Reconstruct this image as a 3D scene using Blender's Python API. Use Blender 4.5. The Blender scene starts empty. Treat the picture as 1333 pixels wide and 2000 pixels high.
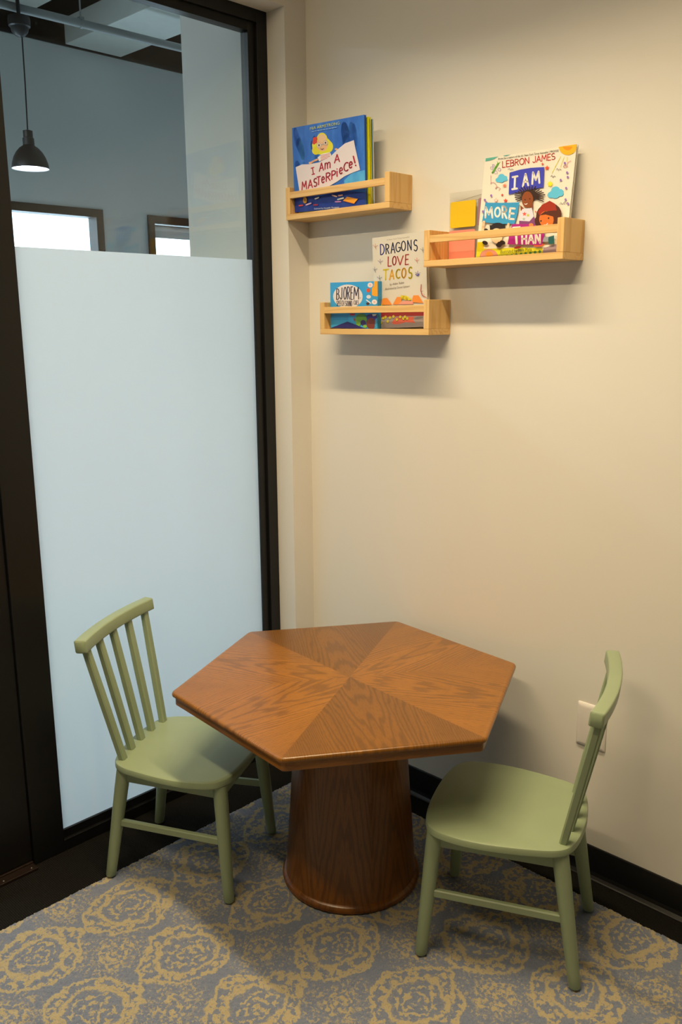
import bpy, math, random
from mathutils import Vector, Matrix
random.seed(7)
S = bpy.context.scene
COL = S.collection

# ------------------------------------------------------------------ camera, world, exposure
CAM_POS = (2.0018, -1.9268, 1.4426)
YAW, PITCH, ROLL, FPX = 0.7712, -0.2159, -0.0072, 1704.8
cy_, sy_, cp_, sp_ = math.cos(YAW), math.sin(YAW), math.cos(PITCH), math.sin(PITCH)
fwd = Vector((-sy_*cp_, cy_*cp_, sp_)); rt = Vector((cy_, sy_, 0)); up = rt.cross(fwd)
r2 = rt*math.cos(ROLL) + up*math.sin(ROLL); u2 = up*math.cos(ROLL) - rt*math.sin(ROLL)
cam = bpy.data.cameras.new('camera'); co = bpy.data.objects.new('camera', cam); COL.objects.link(co)
m = Matrix((r2, u2, -fwd)).transposed().to_4x4(); m.translation = Vector(CAM_POS)
co.matrix_world = m
cam.sensor_fit = 'VERTICAL'; cam.sensor_height = 36.0; cam.lens = FPX*36.0/2000.0
cam.clip_start = 0.02
S.camera = co
S.view_settings.view_transform = 'Standard'; S.view_settings.look = 'None'
S.view_settings.gamma = 1.0; S.view_settings.use_curve_mapping = False
S.view_settings.exposure = 0.0

W = bpy.data.worlds.new('world'); S.world = W; W.use_nodes = True
bg = W.node_tree.nodes['Background']; bg.inputs[0].default_value = (0.80, 0.93, 1.0, 1); bg.inputs[1].default_value = 5.0
WARM = (1.0, 0.78, 0.475); ROOM_W = (21.0, 33.0)        # the two linear room lamps
OUT_FILL = (0.83, 0.95, 1.0); OUT_E = 38.0      # added unseen fill lights in the hall beyond the glass

# ------------------------------------------------------------------ materials
def lin(c):
    return tuple(((x/255)/12.92 if x/255 <= .04045 else ((x/255+.055)/1.055)**2.4) for x in c)
class NT:
    def __init__(s, name):
        s.m = bpy.data.materials.new(name); s.m.use_nodes = True; s.t = s.m.node_tree; s.n = s.t.nodes; s.l = s.t.links
        s.b = s.n['Principled BSDF']; s.o = s.n['Material Output']
    def new(s, typ, **kw):
        n = s.n.new(typ)
        for k, v in kw.items():
            if k.startswith('i_'):
                n.inputs[int(k[2:]) if k[2:].isdigit() else k[2:].replace('_', ' ')].default_value = v
            else: setattr(n, k, v)
        return n
    def link(s, a, b): s.l.new(a, b)
    def math(s, op, a, b=None, c=None, clamp=False):
        n = s.n.new('ShaderNodeMath'); n.operation = op; n.use_clamp = clamp
        for i, v in enumerate((a, b, c)):
            if v is None: continue
            if isinstance(v, (int, float)): n.inputs[i].default_value = v
            else: s.l.new(v, n.inputs[i])
        return n.outputs[0]
    def mix(s, f, a, b):
        n = s.n.new('ShaderNodeMix'); n.data_type = 'RGBA'
        for i, v in ((0, f), (6, a), (7, b)):
            if isinstance(v, (int, float)): n.inputs[i].default_value = v
            elif isinstance(v, tuple): n.inputs[i].default_value = tuple(v)+((1,) if len(v) == 3 else ())
            else: s.l.new(v, n.inputs[i])
        return n.outputs[2]
    def coord(s, which='Object', scale=(1, 1, 1), rot=(0, 0, 0)):
        c = s.n.new('ShaderNodeTexCoord'); mp = s.n.new('ShaderNodeMapping')
        mp.inputs[3].default_value = scale; mp.inputs[2].default_value = rot
        s.l.new(c.outputs[which], mp.inputs[0]); return mp.outputs[0]
    def noise(s, vec, scale, detail=2, rough=.5, out=0):
        n = s.n.new('ShaderNodeTexNoise'); n.inputs['Scale'].default_value = scale
        n.inputs['Detail'].default_value = detail; n.inputs['Roughness'].default_value = rough
        s.l.new(vec, n.inputs['Vector']); return n.outputs[out]
    def bump(s, h, strength, dist=.001):
        b = s.n.new('ShaderNodeBump'); b.inputs['Strength'].default_value = strength; b.inputs['Distance'].default_value = dist
        s.l.new(h, b.inputs['Height']); s.l.new(b.outputs[0], s.b.inputs['Normal'])
    def smooth(s, x, a, b):
        n = s.n.new('ShaderNodeMapRange'); n.interpolation_type = 'SMOOTHSTEP'
        n.inputs[1].default_value = a; n.inputs[2].default_value = b
        s.l.new(x, n.inputs[0]); return n.outputs[0]
    def set(s, col=None, rough=.5, spec=.5, metal=0):
        if col is not None:
            if isinstance(col, tuple): s.b.inputs['Base Color'].default_value = tuple(col)+(1,)
            else: s.l.new(col, s.b.inputs['Base Color'])
        s.b.inputs['Roughness'].default_value = rough
        s.b.inputs['Specular IOR Level'].default_value = spec; s.b.inputs['Metallic'].default_value = metal
        return s

def m_wall(name, c):
    t = NT(name); v = t.coord()
    n = t.noise(v, 3, 3); col = t.mix(n, tuple(x*.97 for x in c), tuple(min(1, x*1.02) for x in c))
    t.set(col, .62, .25); t.bump(t.noise(v, 260, 3, .6), .12, .001); return t.m
MW = m_wall('wall_paint', (.78, .76, .72))
MW2 = m_wall('hall_paint', (.76, .80, .80))
MCEIL = m_wall('ceiling_paint', (.74, .73, .70))
def m_plain(name, c, rough=.5, spec=.5, metal=0, bump=0, bs=200):
    t = NT(name); v = t.coord(); n = t.noise(v, 14, 3)
    t.set(t.mix(n, tuple(x*.93 for x in c), tuple(x*1.05 for x in c)), rough, spec, metal)
    if bump: t.bump(t.noise(v, bs, 2), bump, .001)
    return t.m
MBLK = m_plain('black_metal', (.006, .006, .0065), .40, .4)
MBASE = m_plain('black_vinyl', (.008, .008, .009), .38, .5)
MBOUNCE = m_plain('bounce_floor', (.46, .46, .45), .6, .4)  # pale tone chosen so the unseen hall floor bounces light upward
MDARK = m_plain('dark_ceiling', (.022, .018, .016), .9, .1)
MDUCT = m_plain('white_duct', (.72, .74, .70), .6, .3)
MPIPE = m_plain('grey_pipe', (.34, .36, .36), .45, .4)
MGREEN = m_plain('sage_paint', (.275, .345, .215), .36, .45, bump=.03, bs=500)
MLAMP = m_plain('dark_enamel', (.018, .016, .018), .4, .5)
MLAMPIN = m_plain('white_enamel', (.8, .8, .82), .5, .3)
MPLATE = m_plain('white_plastic', (.82, .78, .76), .35, .5)
MHOUS = m_plain('lamp_housing', (.6, .6, .6), .5, .4)
MSILL = m_plain('bronze_metal', (.035, .022, .018), .35, .5, .6)
MPAGE = m_plain('paper_pages', (.80, .76, .68), .8, .2)
MSTEEL = m_plain('screw_steel', (.6, .6, .58), .25, .5, 1)

def m_emit(name, c, e):
    t = NT(name); t.n.remove(t.b); em = t.new('ShaderNodeEmission'); em.inputs[0].default_value = tuple(c)+(1,); em.inputs[1].default_value = e
    t.link(em.outputs[0], t.o.inputs[0]); return t.m
MROOML = m_emit('room_lamp_glow', WARM, 3.0)
MHALLFILL = m_emit('hall_fill_glow', OUT_FILL, OUT_E)
MBULB = m_emit('bulb_glow', (.80, .80, 1.0), 9.0)

def m_glass(name, tint, ior=1.5):
    t = NT(name); t.n.remove(t.b)
    g = t.new('ShaderNodeNewGeometry'); fr = t.new('ShaderNodeFresnel')
    iorv = t.mix(g.outputs['Backfacing'], (ior,)*3, (1/ior,)*3)
    t.link(iorv, fr.inputs[0])
    tr = t.new('ShaderNodeBsdfTransparent'); tr.inputs[0].default_value = tuple(tint)+(1,)
    gl = t.new('ShaderNodeBsdfGlossy'); gl.inputs['Roughness'].default_value = 0.0
    mx = t.new('ShaderNodeMixShader'); t.link(fr.outputs[0], mx.inputs[0]); t.link(tr.outputs[0], mx.inputs[1]); t.link(gl.outputs[0], mx.inputs[2])
    t.link(mx.outputs[0], t.o.inputs[0]); return t.m
MGLASS = m_glass('clear_glass', (.90, .95, .96))
MWGLASS = m_glass('outer_glass', (.93, .97, 1.0))

def m_frost():
    t = NT('frosted_film'); t.n.remove(t.b); v = t.coord()
    n = t.noise(v, 900, 2, .6); c = t.mix(n, (.90, .92, .93), (.98, .99, 1.0))
    bp = t.new('ShaderNodeBump'); bp.inputs['Strength'].default_value = .5; bp.inputs['Distance'].default_value = .0006
    t.link(n, bp.inputs['Height'])
    tl = t.new('ShaderNodeBsdfTranslucent'); df = t.new('ShaderNodeBsdfDiffuse'); gl = t.new('ShaderNodeBsdfGlossy')
    t.link(c, tl.inputs[0]); t.link(c, df.inputs[0]); gl.inputs['Roughness'].default_value = .38
    t.link(bp.outputs[0], df.inputs['Normal']); t.link(bp.outputs[0], gl.inputs['Normal'])
    a = t.new('ShaderNodeMixShader'); a.inputs[0].default_value = .16; t.link(tl.outputs[0], a.inputs[1]); t.link(df.outputs[0], a.inputs[2])
    b = t.new('ShaderNodeMixShader'); b.inputs[0].default_value = .11; t.link(a.outputs[0], b.inputs[1]); t.link(gl.outputs[0], b.inputs[2])
    t.link(b.outputs[0], t.o.inputs[0]); return t.m
MFROST = m_frost()

def m_oak(name, dark, light, mode):
    """mode 'top': six veneer wedges round the centre, grain along each bisector; 'drum': grain runs up the cone; 'edge': along x"""
    t = NT(name); v = t.coord()
    if mode == 'top':
        sx = t.new('ShaderNodeSeparateXYZ'); t.link(v, sx.inputs[0])
        ang = t.math('ARCTAN2', sx.outputs[1], sx.outputs[0])
        k = t.math('FLOOR', t.math('DIVIDE', t.math('ADD', ang, 2*math.pi), math.pi/3))
        rot = t.new('ShaderNodeVectorRotate', rotation_type='Z_AXIS'); t.link(v, rot.inputs['Vector'])
        t.link(t.math('MULTIPLY', t.math('ADD', k, .5), -math.pi/3), rot.inputs['Angle'])
        s2 = t.new('ShaderNodeSeparateXYZ'); t.link(rot.outputs[0], s2.inputs[0])
        X, Y = s2.outputs[0], s2.outputs[1]
        # cathedral figure: rings around a slowly tilted axis, book matched about the bisector
        Y = t.math('ABSOLUTE', Y)
        Yk = t.math('ADD', Y, t.math('MULTIPLY', k, 3.17))
        cmb = t.new('ShaderNodeCombineXYZ'); t.link(t.math('MULTIPLY', X, .12), cmb.inputs[0]); t.link(Yk, cmb.inputs[1])
        vv = cmb.outputs[0]
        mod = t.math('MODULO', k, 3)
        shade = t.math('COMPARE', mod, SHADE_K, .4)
        Xr, Yr = X, Y
    elif mode == 'drum':
        sx = t.new('ShaderNodeSeparateXYZ'); t.link(v, sx.inputs[0])
        ang = t.math('ARCTAN2', sx.outputs[1], sx.outputs[0])
        a2 = t.math('PINGPONG', t.math('ADD', ang, 6.9), .42)
        Xr = sx.outputs[2]; Yr = t.math('MULTIPLY', a2, .16)
        cmb = t.new('ShaderNodeCombineXYZ'); t.link(t.math('MULTIPLY', Xr, .10), cmb.inputs[0]); t.link(Yr, cmb.inputs[1])
        vv = cmb.outputs[0]; shade = None
    else:
        sx = t.new('ShaderNodeSeparateXYZ'); t.link(v, sx.inputs[0])
        cmb = t.new('ShaderNodeCombineXYZ'); t.link(t.math('MULTIPLY', sx.outputs[0], .1), cmb.inputs[0]); t.link(t.math('MULTIPLY', sx.outputs[1], .1), cmb.inputs[1]); t.link(sx.outputs[2], cmb.inputs[2])
        vv = cmb.outputs[0]; shade = None; Xr = Yr = None
    warp = t.noise(vv, 16, 3, .55)
    if Xr is not None:
        # parabola shaped growth lines
        q = t.math('ADD', t.math('MULTIPLY', t.math('POWER', t.math('MULTIPLY', Yr, 9.0), 2.0), 1.4), t.math('MULTIPLY', Xr, 1.6))
        lines = t.math('SINE', t.math('MULTIPLY', t.math('ADD', q, t.math('MULTIPLY', warp, 1.1)), 34.0))
        lines = t.smooth(lines, -.2, 1.0)
    else:
        lines = t.smooth(t.noise(vv, 90, 2), .4, .7)
    fine = t.noise(vv, 420, 3, .65); pores = t.smooth(fine, .50, .66)
    c = t.mix(t.smooth(warp, .3, .7), light, tuple(.82*x for x in light))
    c = t.mix(t.math('MULTIPLY', lines, .42), c, dark)
    c = t.mix(t.math('MULTIPLY', pores, .38), c, dark)
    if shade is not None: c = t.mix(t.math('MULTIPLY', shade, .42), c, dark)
    t.set(c, .30, .5); t.b.inputs['Coat Weight'].default_value = .15; t.b.inputs['Coat Roughness'].default_value = .25
    t.bump(pores, .12, .0004); return t.m
SHADE_K = 1
MOAKT = m_oak('oak_veneer_top', (.060, .024, .003), (.33, .128, .010), 'top')
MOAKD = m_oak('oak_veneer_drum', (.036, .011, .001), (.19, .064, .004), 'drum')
MOAKE = m_oak('oak_edge', (.09, .030, .003), (.30, .110, .008), 'edge')

def m_pine(name, axis):
    t = NT(name); sc = {'x': (.07, 1, 1), 'z': (1, 1, .06)}[axis]
    v = t.coord('Object', sc); oi = t.new('ShaderNodeObjectInfo')
    ad = t.new('ShaderNodeVectorMath'); ad.operation = 'ADD'; t.link(v, ad.inputs[0])
    cmb = t.new('ShaderNodeCombineXYZ'); t.link(t.math('MULTIPLY', oi.outputs['Random'], 5), cmb.inputs[0]); t.link(t.math('MULTIPLY', oi.outputs['Random'], 9), cmb.inputs[1])
    t.link(cmb.outputs[0], ad.inputs[1]); vv = ad.outputs[0]
    w = t.noise(vv, 22, 2); li = t.smooth(t.math('SINE', t.math('MULTIPLY', w, 42)), .1, 1.0)
    fi = t.noise(vv, 260, 2)
    c = t.mix(w, (.74, .47, .17), (.80, .54, .23))
    c = t.mix(t.math('MULTIPLY', li, .55), c, (.62, .32, .09)); c = t.mix(t.math('MULTIPLY', fi, .25), c, (.80, .56, .28))
    t.set(c, .5, .35); return t.m
MPINEX = m_pine('pine_along', 'x'); MPINEZ = m_pine('pine_upright', 'z')

def m_print():
    t = NT('printed_cover'); a = t.new('ShaderNodeVertexColor'); a.layer_name = 'Col'
    n = t.noise(t.coord(), 60, 4); c = t.mix(.06, a.outputs[0], n)
    t.set(a.outputs[0], .36, .4); return t.m
MPRINT = m_print()
def m_print_paint():
    t = NT('painted_blue_cover'); a = t.new('ShaderNodeVertexColor'); a.layer_name = 'Col'
    v = t.coord('Object', (1, 1, .35)); n = t.smooth(t.noise(v, 26, 4, .6), .35, .7)
    sp = t.new('ShaderNodeSeparateColor'); t.link(a.outputs[0], sp.inputs[0])
    isblue = t.math('GREATER_THAN', t.math('SUBTRACT', sp.outputs[2], sp.outputs[0]), .12)
    mul = t.mix(n, (.8, .85, .9), (1.6, 1.35, 1.1)); mm = t.new('ShaderNodeMix'); mm.data_type = 'RGBA'; mm.blend_type = 'MULTIPLY'
    t.link(isblue, mm.inputs[0]); t.link(a.outputs[0], mm.inputs[6]); t.link(mul, mm.inputs[7])
    t.set(mm.outputs[2], .36, .4); return t.m
MPAINT = m_print_paint()

def m_carpet():
    t = NT('ribbed_carpet'); v = t.coord('Object', (1, 1, 1), (0, 0, math.radians(0)))
    w = t.new('ShaderNodeTexWave', wave_type='BANDS', bands_direction='Y'); w.inputs['Scale'].default_value = 62; w.inputs['Distortion'].default_value = 1.2
    w.inputs['Detail Scale'].default_value = 20; t.link(v, w.inputs[0])
    n = t.noise(v, 500, 2)
    c = t.mix(t.math('MULTIPLY', w.outputs['Fac'], t.smooth(n, .35, .7)), (.004, .004, .004), (.026, .024, .019))
    t.set(c, .95, .1); t.bump(w.outputs['Fac'], .4, .002); return t.m
MCARP = m_carpet()

def m_rug():
    t = NT('plush_rug'); v = t.coord()
    wn = t.new('ShaderNodeTexNoise'); wn.inputs['Scale'].default_value = 11; wn.inputs['Detail'].default_value = 2; t.link(v, wn.inputs['Vector'])
    wn2 = t.new('ShaderNodeTexNoise'); wn2.inputs['Scale'].default_value = 55; wn2.inputs['Detail'].default_value = 2; t.link(v, wn2.inputs['Vector'])
    s1 = t.new('ShaderNodeSeparateColor'); t.link(wn.outputs['Color'], s1.inputs[0]); s2 = t.new('ShaderNodeSeparateColor'); t.link(wn2.outputs['Color'], s2.inputs[0])
    sx = t.new('ShaderNodeSeparateXYZ'); t.link(v, sx.inputs[0])
    def wob(c, i): return t.math('ADD', t.math('ADD', c, t.math('MULTIPLY', t.math('SUBTRACT', s1.outputs[i], .5), .06)), t.math('MULTIPLY', t.math('SUBTRACT', s2.outputs[i], .5), .034))
    x = wob(sx.outputs[0], 0); y = wob(sx.outputs[1], 1)
    U = t.math('DIVIDE', t.math('SUBTRACT', x, .55), .24); V = t.math('DIVIDE', t.math('ADD', y, .748), .252)
    fu = t.math('SUBTRACT', t.math('FRACT', t.math('ADD', U, .5)), .5)
    fv = t.math('SUBTRACT', t.math('FRACT', V), .5)
    au, av = t.math('ABSOLUTE', fu), t.math('ABSOLUTE', fv)
    # ogee medallion metric
    def metric(a, b, pa, pb, p):
        return t.math('POWER', t.math('ADD', t.math('POWER', t.math('DIVIDE', a, pa), p), t.math('POWER', t.math('DIVIDE', b, pb), p)), 1.0/p)
    M = metric(au, av, .45, .50, 1.4)
    Mi = metric(au, av, .45, .50, 1.75)
    gu = t.math('SUBTRACT', .5, au); gv = t.math('SUBTRACT', .5, av)
    F = metric(gu, gv, .5, .5, 2.0)                 # floret between medallions
    def ring(mv, c, w): return t.math('SUBTRACT', 1.0, t.smooth(t.math('ABSOLUTE', t.math('SUBTRACT', mv, c)), w*.45, w))
    blob = t.new('ShaderNodeTexVoronoi'); blob.inputs['Scale'].default_value = 52; t.link(v, blob.inputs['Vector'])
    bl = blob.outputs['Distance']; tuft = t.noise(v, 130, 3, .6); med = t.noise(v, 78, 2, .6)
    ang = t.math('ARCTAN2', fv, fu)
    pet = t.math('SINE', t.math('MULTIPLY', ang, 8.0)); 
    band = t.math('MULTIPLY', t.math('SUBTRACT', 1.0, t.smooth(M, .90, .98)), t.smooth(M, .66, .70))
    bandb = t.math('MULTIPLY', band, t.smooth(t.math('ADD', t.math('MULTIPLY', bl, -.55), med), .21, .27))
    core = t.math('SUBTRACT', 1.0, t.smooth(Mi, .44, .50))
    coreb = t.math('MULTIPLY', core, t.smooth(t.math('ADD', t.math('MULTIPLY', t.math('SINE', t.math('MULTIPLY', Mi, 40.0)), .12), t.math('ADD', t.math('MULTIPLY', pet, .05), med)), .50, .60))
    flor = t.math('MULTIPLY', t.math('SUBTRACT', 1.0, t.smooth(F, .34, .46)), t.smooth(t.math('ADD', t.math('MULTIPLY', t.math('SINE', t.math('MULTIPLY', F, 48.0)), .10), med), .50, .58))
    spk = t.math('MULTIPLY', t.math('MULTIPLY', t.smooth(tuft, .53, .60), .8), t.math('SUBTRACT', 1.0, t.smooth(F, .58, .78)))
    tot = t.math('MAXIMUM', ring(M, .95, .066), ring(Mi, .57, .085))
    for q in (bandb, coreb, flor, spk): tot = t.math('MAXIMUM', tot, q)
    tot = t.math('MULTIPLY', tot, t.smooth(tuft, .32, .42), clamp=True)
    blue = t.mix(t.noise(v, 300, 2), (.10, .13, .21), (.235, .285, .41)); cream = t.mix(t.noise(v, 300, 2), (.38, .31, .165), (.56, .47, .28))
    t.set(t.mix(tot, blue, cream), .95, .05)
    t.b.inputs['Sheen Weight'].default_value = .25; t.b.inputs['Sheen Roughness'].default_value = .6
    t.bump(t.noise(v, 420, 3, .7), .9, .004); return t.m
MRUG = m_rug()
def m_sleeve():
    t = NT('clear_plastic'); t.n.remove(t.b)
    tr = t.new('ShaderNodeBsdfTransparent'); tr.inputs[0].default_value = (.97, .965, .95, 1)
    df = t.new('ShaderNodeBsdfDiffuse'); df.inputs[0].default_value = (.75, .74, .70, 1)
    gl = t.new('ShaderNodeBsdfGlossy'); gl.inputs['Roughness'].default_value = .15
    a = t.new('ShaderNodeMixShader'); a.inputs[0].default_value = .08; t.link(tr.outputs[0], a.inputs[1]); t.link(df.outputs[0], a.inputs[2])
    b = t.new('ShaderNodeMixShader'); b.inputs[0].default_value = .05; t.link(a.outputs[0], b.inputs[1]); t.link(gl.outputs[0], b.inputs[2])
    t.link(b.outputs[0], t.o.inputs[0]); return t.m
MSLV = m_sleeve()

# ------------------------------------------------------------------ mesh helpers
class MB:
    def __init__(s): s.v = []; s.f = []; s.c = []; s.mi = []
    def add(s, vs, fs, col=None, mi=0):
        b = len(s.v); s.v += [tuple(x) for x in vs]
        for f in fs: s.f.append(tuple(b+i for i in f)); s.c.append(col); s.mi.append(mi)
    def box(s, a, b, mi=0, col=None):
        x0, y0, z0 = a; x1, y1, z1 = b
        s.add([(x0,y0,z0),(x1,y0,z0),(x1,y1,z0),(x0,y1,z0),(x0,y0,z1),(x1,y0,z1),(x1,y1,z1),(x0,y1,z1)],
              [(0,3,2,1),(4,5,6,7),(0,1,5,4),(1,2,6,5),(2,3,7,6),(3,0,4,7)], col, mi)
    def rings(s, R, caps=True, closed=True, mi=0, col=None):
        n = len(R[0]); vs = [p for r in R for p in r]; fs = []
        for i in range(len(R)-1):
            for j in range(n if closed else n-1):
                k = (j+1) % n; fs.append((i*n+j, i*n+k, (i+1)*n+k, (i+1)*n+j))
        if caps: fs.append(tuple(range(n))[::-1]); fs.append(tuple((len(R)-1)*n+j for j in range(n)))
        s.add(vs, fs, col, mi)
    def tube(s, pts, rad, n=20, **k):
        R = []
        for i, p in enumerate(pts):
            p = Vector(p); a = Vector(pts[max(0, i-1)]); b = Vector(pts[min(len(pts)-1, i+1)]); d = (b-a).normalized()
            h = Vector((1, 0, 0)) if abs(d.x) < .8 else Vector((0, 1, 0)); e1 = d.cross(h).normalized(); e2 = d.cross(e1)
            r = rad[i] if isinstance(rad, (list, tuple)) else rad
            R.append([p + e1*r*math.cos(2*math.pi*j/n) + e2*r*math.sin(2*math.pi*j/n) for j in range(n)])
        s.rings(R, **k)
    def lathe(s, prof, n=64, caps=False, **k):
        s.rings([[(r*math.cos(2*math.pi*j/n), r*math.sin(2*math.pi*j/n), z) for j in range(n)] for r, z in prof], caps=caps, **k)
    def build(s, name, mats, parent=None, smooth=False, loc=None, rot=None, bevel=0):
        me = bpy.data.meshes.new(name); me.from_pydata(s.v, [], s.f); me.update()
        for mt in (mats if isinstance(mats, (list, tuple)) else [mats]): me.materials.append(mt)
        for p, mi in zip(me.polygons, s.mi): p.material_index = mi
        if any(c is not None for c in s.c):
            ca = me.color_attributes.new('Col', 'FLOAT_COLOR', 'CORNER')
            for p, c in zip(me.polygons, s.c):
                for li in p.loop_indices: ca.data[li].color = (tuple(c) if c else (.8, .8, .8))+(1,)
        import bmesh
        if s.fix if hasattr(s, 'fix') else True:
            bm = bmesh.new(); bm.from_mesh(me); bmesh.ops.recalc_face_normals(bm, faces=bm.faces); bm.to_mesh(me); bm.free()
        if smooth:
            for p in me.polygons: p.use_smooth = True
            if hasattr(me, 'set_sharp_from_angle'): me.set_sharp_from_angle(angle=math.radians(40))
        o = bpy.data.objects.new(name, me); COL.objects.link(o)
        if bevel:
            bv = o.modifiers.new('bevel', 'BEVEL'); bv.width = bevel; bv.segments = 3; bv.limit_method = 'ANGLE'
        if loc: o.location = loc
        if rot: o.rotation_euler = rot
        if parent: o.parent = parent
        return o
def tag(o, label, cat, group=None):
    o['label'] = label; o['category'] = cat
    if group: o['group'] = group
    return o
def empty(name, loc=(0, 0, 0), rot=(0, 0, 0)):
    o = bpy.data.objects.new(name, None); COL.objects.link(o); o.location = loc; o.rotation_euler = rot; o.empty_display_size = .1; return o
def box(name, a, b, mat, parent=None, bevel=0):
    mb = MB(); mb.box(a, b); return mb.build(name, mat, parent, bevel=bevel)
def struct(o): o['kind'] = 'structure'; return o
def round_poly(P, r, seg=5):
    out = []
    n = len(P)
    for i in range(n):
        a, b, c = Vector(P[i-1]), Vector(P[i]), Vector(P[(i+1) % n])
        d1 = (a-b).normalized(); d2 = (c-b).normalized(); th = d1.angle(d2)
        t = r/math.tan(th/2); p1 = b+d1*t; p2 = b+d2*t; ce = b+(d1+d2).normalized()*(r/math.sin(th/2))
        v1 = p1-ce; v2 = p2-ce
        for k in range(seg+1):
            w = v1.lerp(v2, k/seg); w = w.normalized()*r; out.append(tuple(ce+w))
    return out
def slab(mb, outline, prof, mi=0):
    """outline: ccw 2D points about origin; prof: list of (inset, z)"""
    n = len(outline); P = [Vector(p) for p in outline]; N = []
    for i in range(n):
        d = (P[(i+1) % n]-P[i-1]).normalized(); N.append(Vector((-d.y, d.x)))
    mb.rings([[(P[i].x+N[i].x*ins, P[i].y+N[i].y*ins, z) for i in range(n)] for ins, z in prof], mi=mi)

# ------------------------------------------------------------------ the room shell
YE, XO, ZO = -.0837, -.0757, 2.3131      # opening edge beside the corner, front of the frame, head of the opening
RH = 4.2
struct(box('floor', (-.5, -4.8, -.1), (4.8, 0, 0), MCARP))
struct(box('floor_hall', (-4.2, -4.8, -.1), (-.5, 3.7, 0), MBOUNCE)); struct(box('floor_side', (-.5, 0, -.1), (4.8, 3.7, 0), MBOUNCE))  # unseen floors, kept pale to throw light onto ducts and upper wall
struct(box('wall_right', (-.49, 0, 0), (4.8, .14, 4.2), MW))
mb = MB()
mb.box((-.49, YE, 0), (0, 0, 4.2)); mb.box((-.20, -2.02, ZO), (0, YE, 4.2)); mb.box((-.20, -4.8, 0), (0, -2.02, 4.2))
struct(mb.build('wall_left', MW))
struct(box('wall_back', (-4.2, -4.92, 0), (4.8, -4.8, 4.2), MW))
struct(box('wall_front', (4.8, -4.92, 0), (4.92, 3.7, 4.2), MW))

def baseboard(name, p0, p1, nrm):
    mb = MB(); prof = [(0, .0913), (.003, .0913), (.004, .089), (.004, .020), (.006, .010), (.011, .004), (.015, .0025), (.0155, 0), (0, 0)]
    R = []
    for p in (p0, p1): R.append([(p[0]+nrm[0]*d, p[1]+nrm[1]*d, z) for d, z in prof])
    mb.rings(R); return struct(mb.build(name, MBASE))
baseboard('baseboard_right', (0.0, 0), (4.8, 0), (0, -1))
baseboard('baseboard_left', (0, YE), (0, -.0157), (1, 0))

# glazed front: frame, pane, film
GX = XO-.018; YG0, YG1, ZG0, ZG1 = -.1485, -.9030, .0585, 2.2545
FB = -.122
w1 = struct(empty('window_1', (0, 0, 0)))
def framebars(mb, y_r, y_l, z0, z1, wy, wz, x0, x1, wl=None, wt=None):
    wl = wl or wy; wt = wt or wz
    mb.box((x0, y_r-wy, z0), (x1, y_r, z1)); mb.box((x0, y_l, z0), (x1, y_l+wl, z1))
    mb.box((x0, y_l+wl, z1-wt), (x1, y_r-wy, z1)); mb.box((x0, y_l+wl, z0), (x1, y_r-wy, z0+wz))
YL_OUT = -.995
mb = MB(); framebars(mb, YE, YL_OUT, 0, ZO, .0385, .034, FB, XO, wl=.090)
o = struct(mb.build('window_frame', MBLK, w1, bevel=.0012))
mb = MB(); framebars(mb, YE-.0385, YL_OUT+.090, .034, ZO-.034, YE-.0385-YG0, ZG0-.034, FB+.004, XO-.010, wl=.002, wt=ZO-.034-ZG1)
o = struct(mb.build('glazing_bead', MBLK, w1, bevel=.0008))
mb = MB(); mb.box((GX-.008, YG1-.002, ZG0-.004), (GX, YG0+.004, ZG1+.01)); o = struct(mb.build('window_pane', MGLASS, w1))
mb = MB(); mb.fix = False; mb.add([(GX+.0006, YG1, ZG0), (GX+.0006, YG0, ZG0), (GX+.0006, YG0, 1.6232), (GX+.0006, YG1, 1.6232)], [(0, 1, 2, 3)])
o = struct(mb.build('frosted_film', MFROST, w1)); o['label'] = 'white frosted privacy film on the lower glass'

# door beside the glazed front
d1 = struct(empty('door_1', (0, 0, 0)))
mb = MB(); framebars(mb, YL_OUT-.002, -2.018, .014, ZO-.002, .10, .10, -.125, -.084); struct(mb.build('door_leaf', MBLK, d1, bevel=.001))
mb = MB(); mb.box((-.110, -1.918, .114), (-.100, -1.097, ZO-.102)); struct(mb.build('door_pane', MGLASS, d1))
mb = MB(); mb.box((-.14, -2.018, 0), (-.050, -.998, .008)); mb.box((-.14, -2.018, .008), (-.078, -.998, .012)); o = struct(mb.build('threshold', MSILL, d1, bevel=.001)); o['label'] = 'low bronze metal threshold'
for yy in (-1.012, -1.09):
    mb = MB(); mb.lathe([(0, 0), (.0035, 0), (.0032, .0012), (0, .002)], 12); struct(mb.build('screw', MSTEEL, d1, loc=(-.060, yy, .008)))
mb = MB(); mb.tube([(-.075, -1.06, .95), (-.040, -1.06, .97), (-.040, -1.06, 1.28), (-.075, -1.06, 1.30)], .009, 12); struct(mb.build('door_handle', MBLK, d1, smooth=True))

# ------------------------------------------------------------------ the hall beyond the glass
def wall_with_holes(name, x0, x1, y0, y1, z0, z1, holes, mat):
    mb = MB(); ys = y0
    for (a, b, c, d) in sorted(holes):
        mb.box((x0, ys, z0), (x1, a, z1)); mb.box((x0, a, z0), (x1, b, c)); mb.box((x0, a, d), (x1, b, z1)); ys = b
    mb.box((x0, ys, z0), (x1, y1, z1)); return struct(mb.build(name, mat))
HOLES = [(-.70, 1.726, .75, 2.256), (2.118, 3.45, .75, 2.250)]
wall_with_holes('wall_far', -4.2, -4.0, -4.8, 3.7, 0, 3.325, HOLES, MW2)
struct(box('wall_upper', (-4.40, -4.92, 3.325), (-4.2, 3.82, 4.3), MDARK))
struct(box('wall_side', (-4.2, 3.7, 0), (4.92, 3.82, 4.2), MW2))
struct(box('ceiling', (-4.4, -4.92, 4.2), (4.92, 3.82, 4.3), MDARK))
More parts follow.
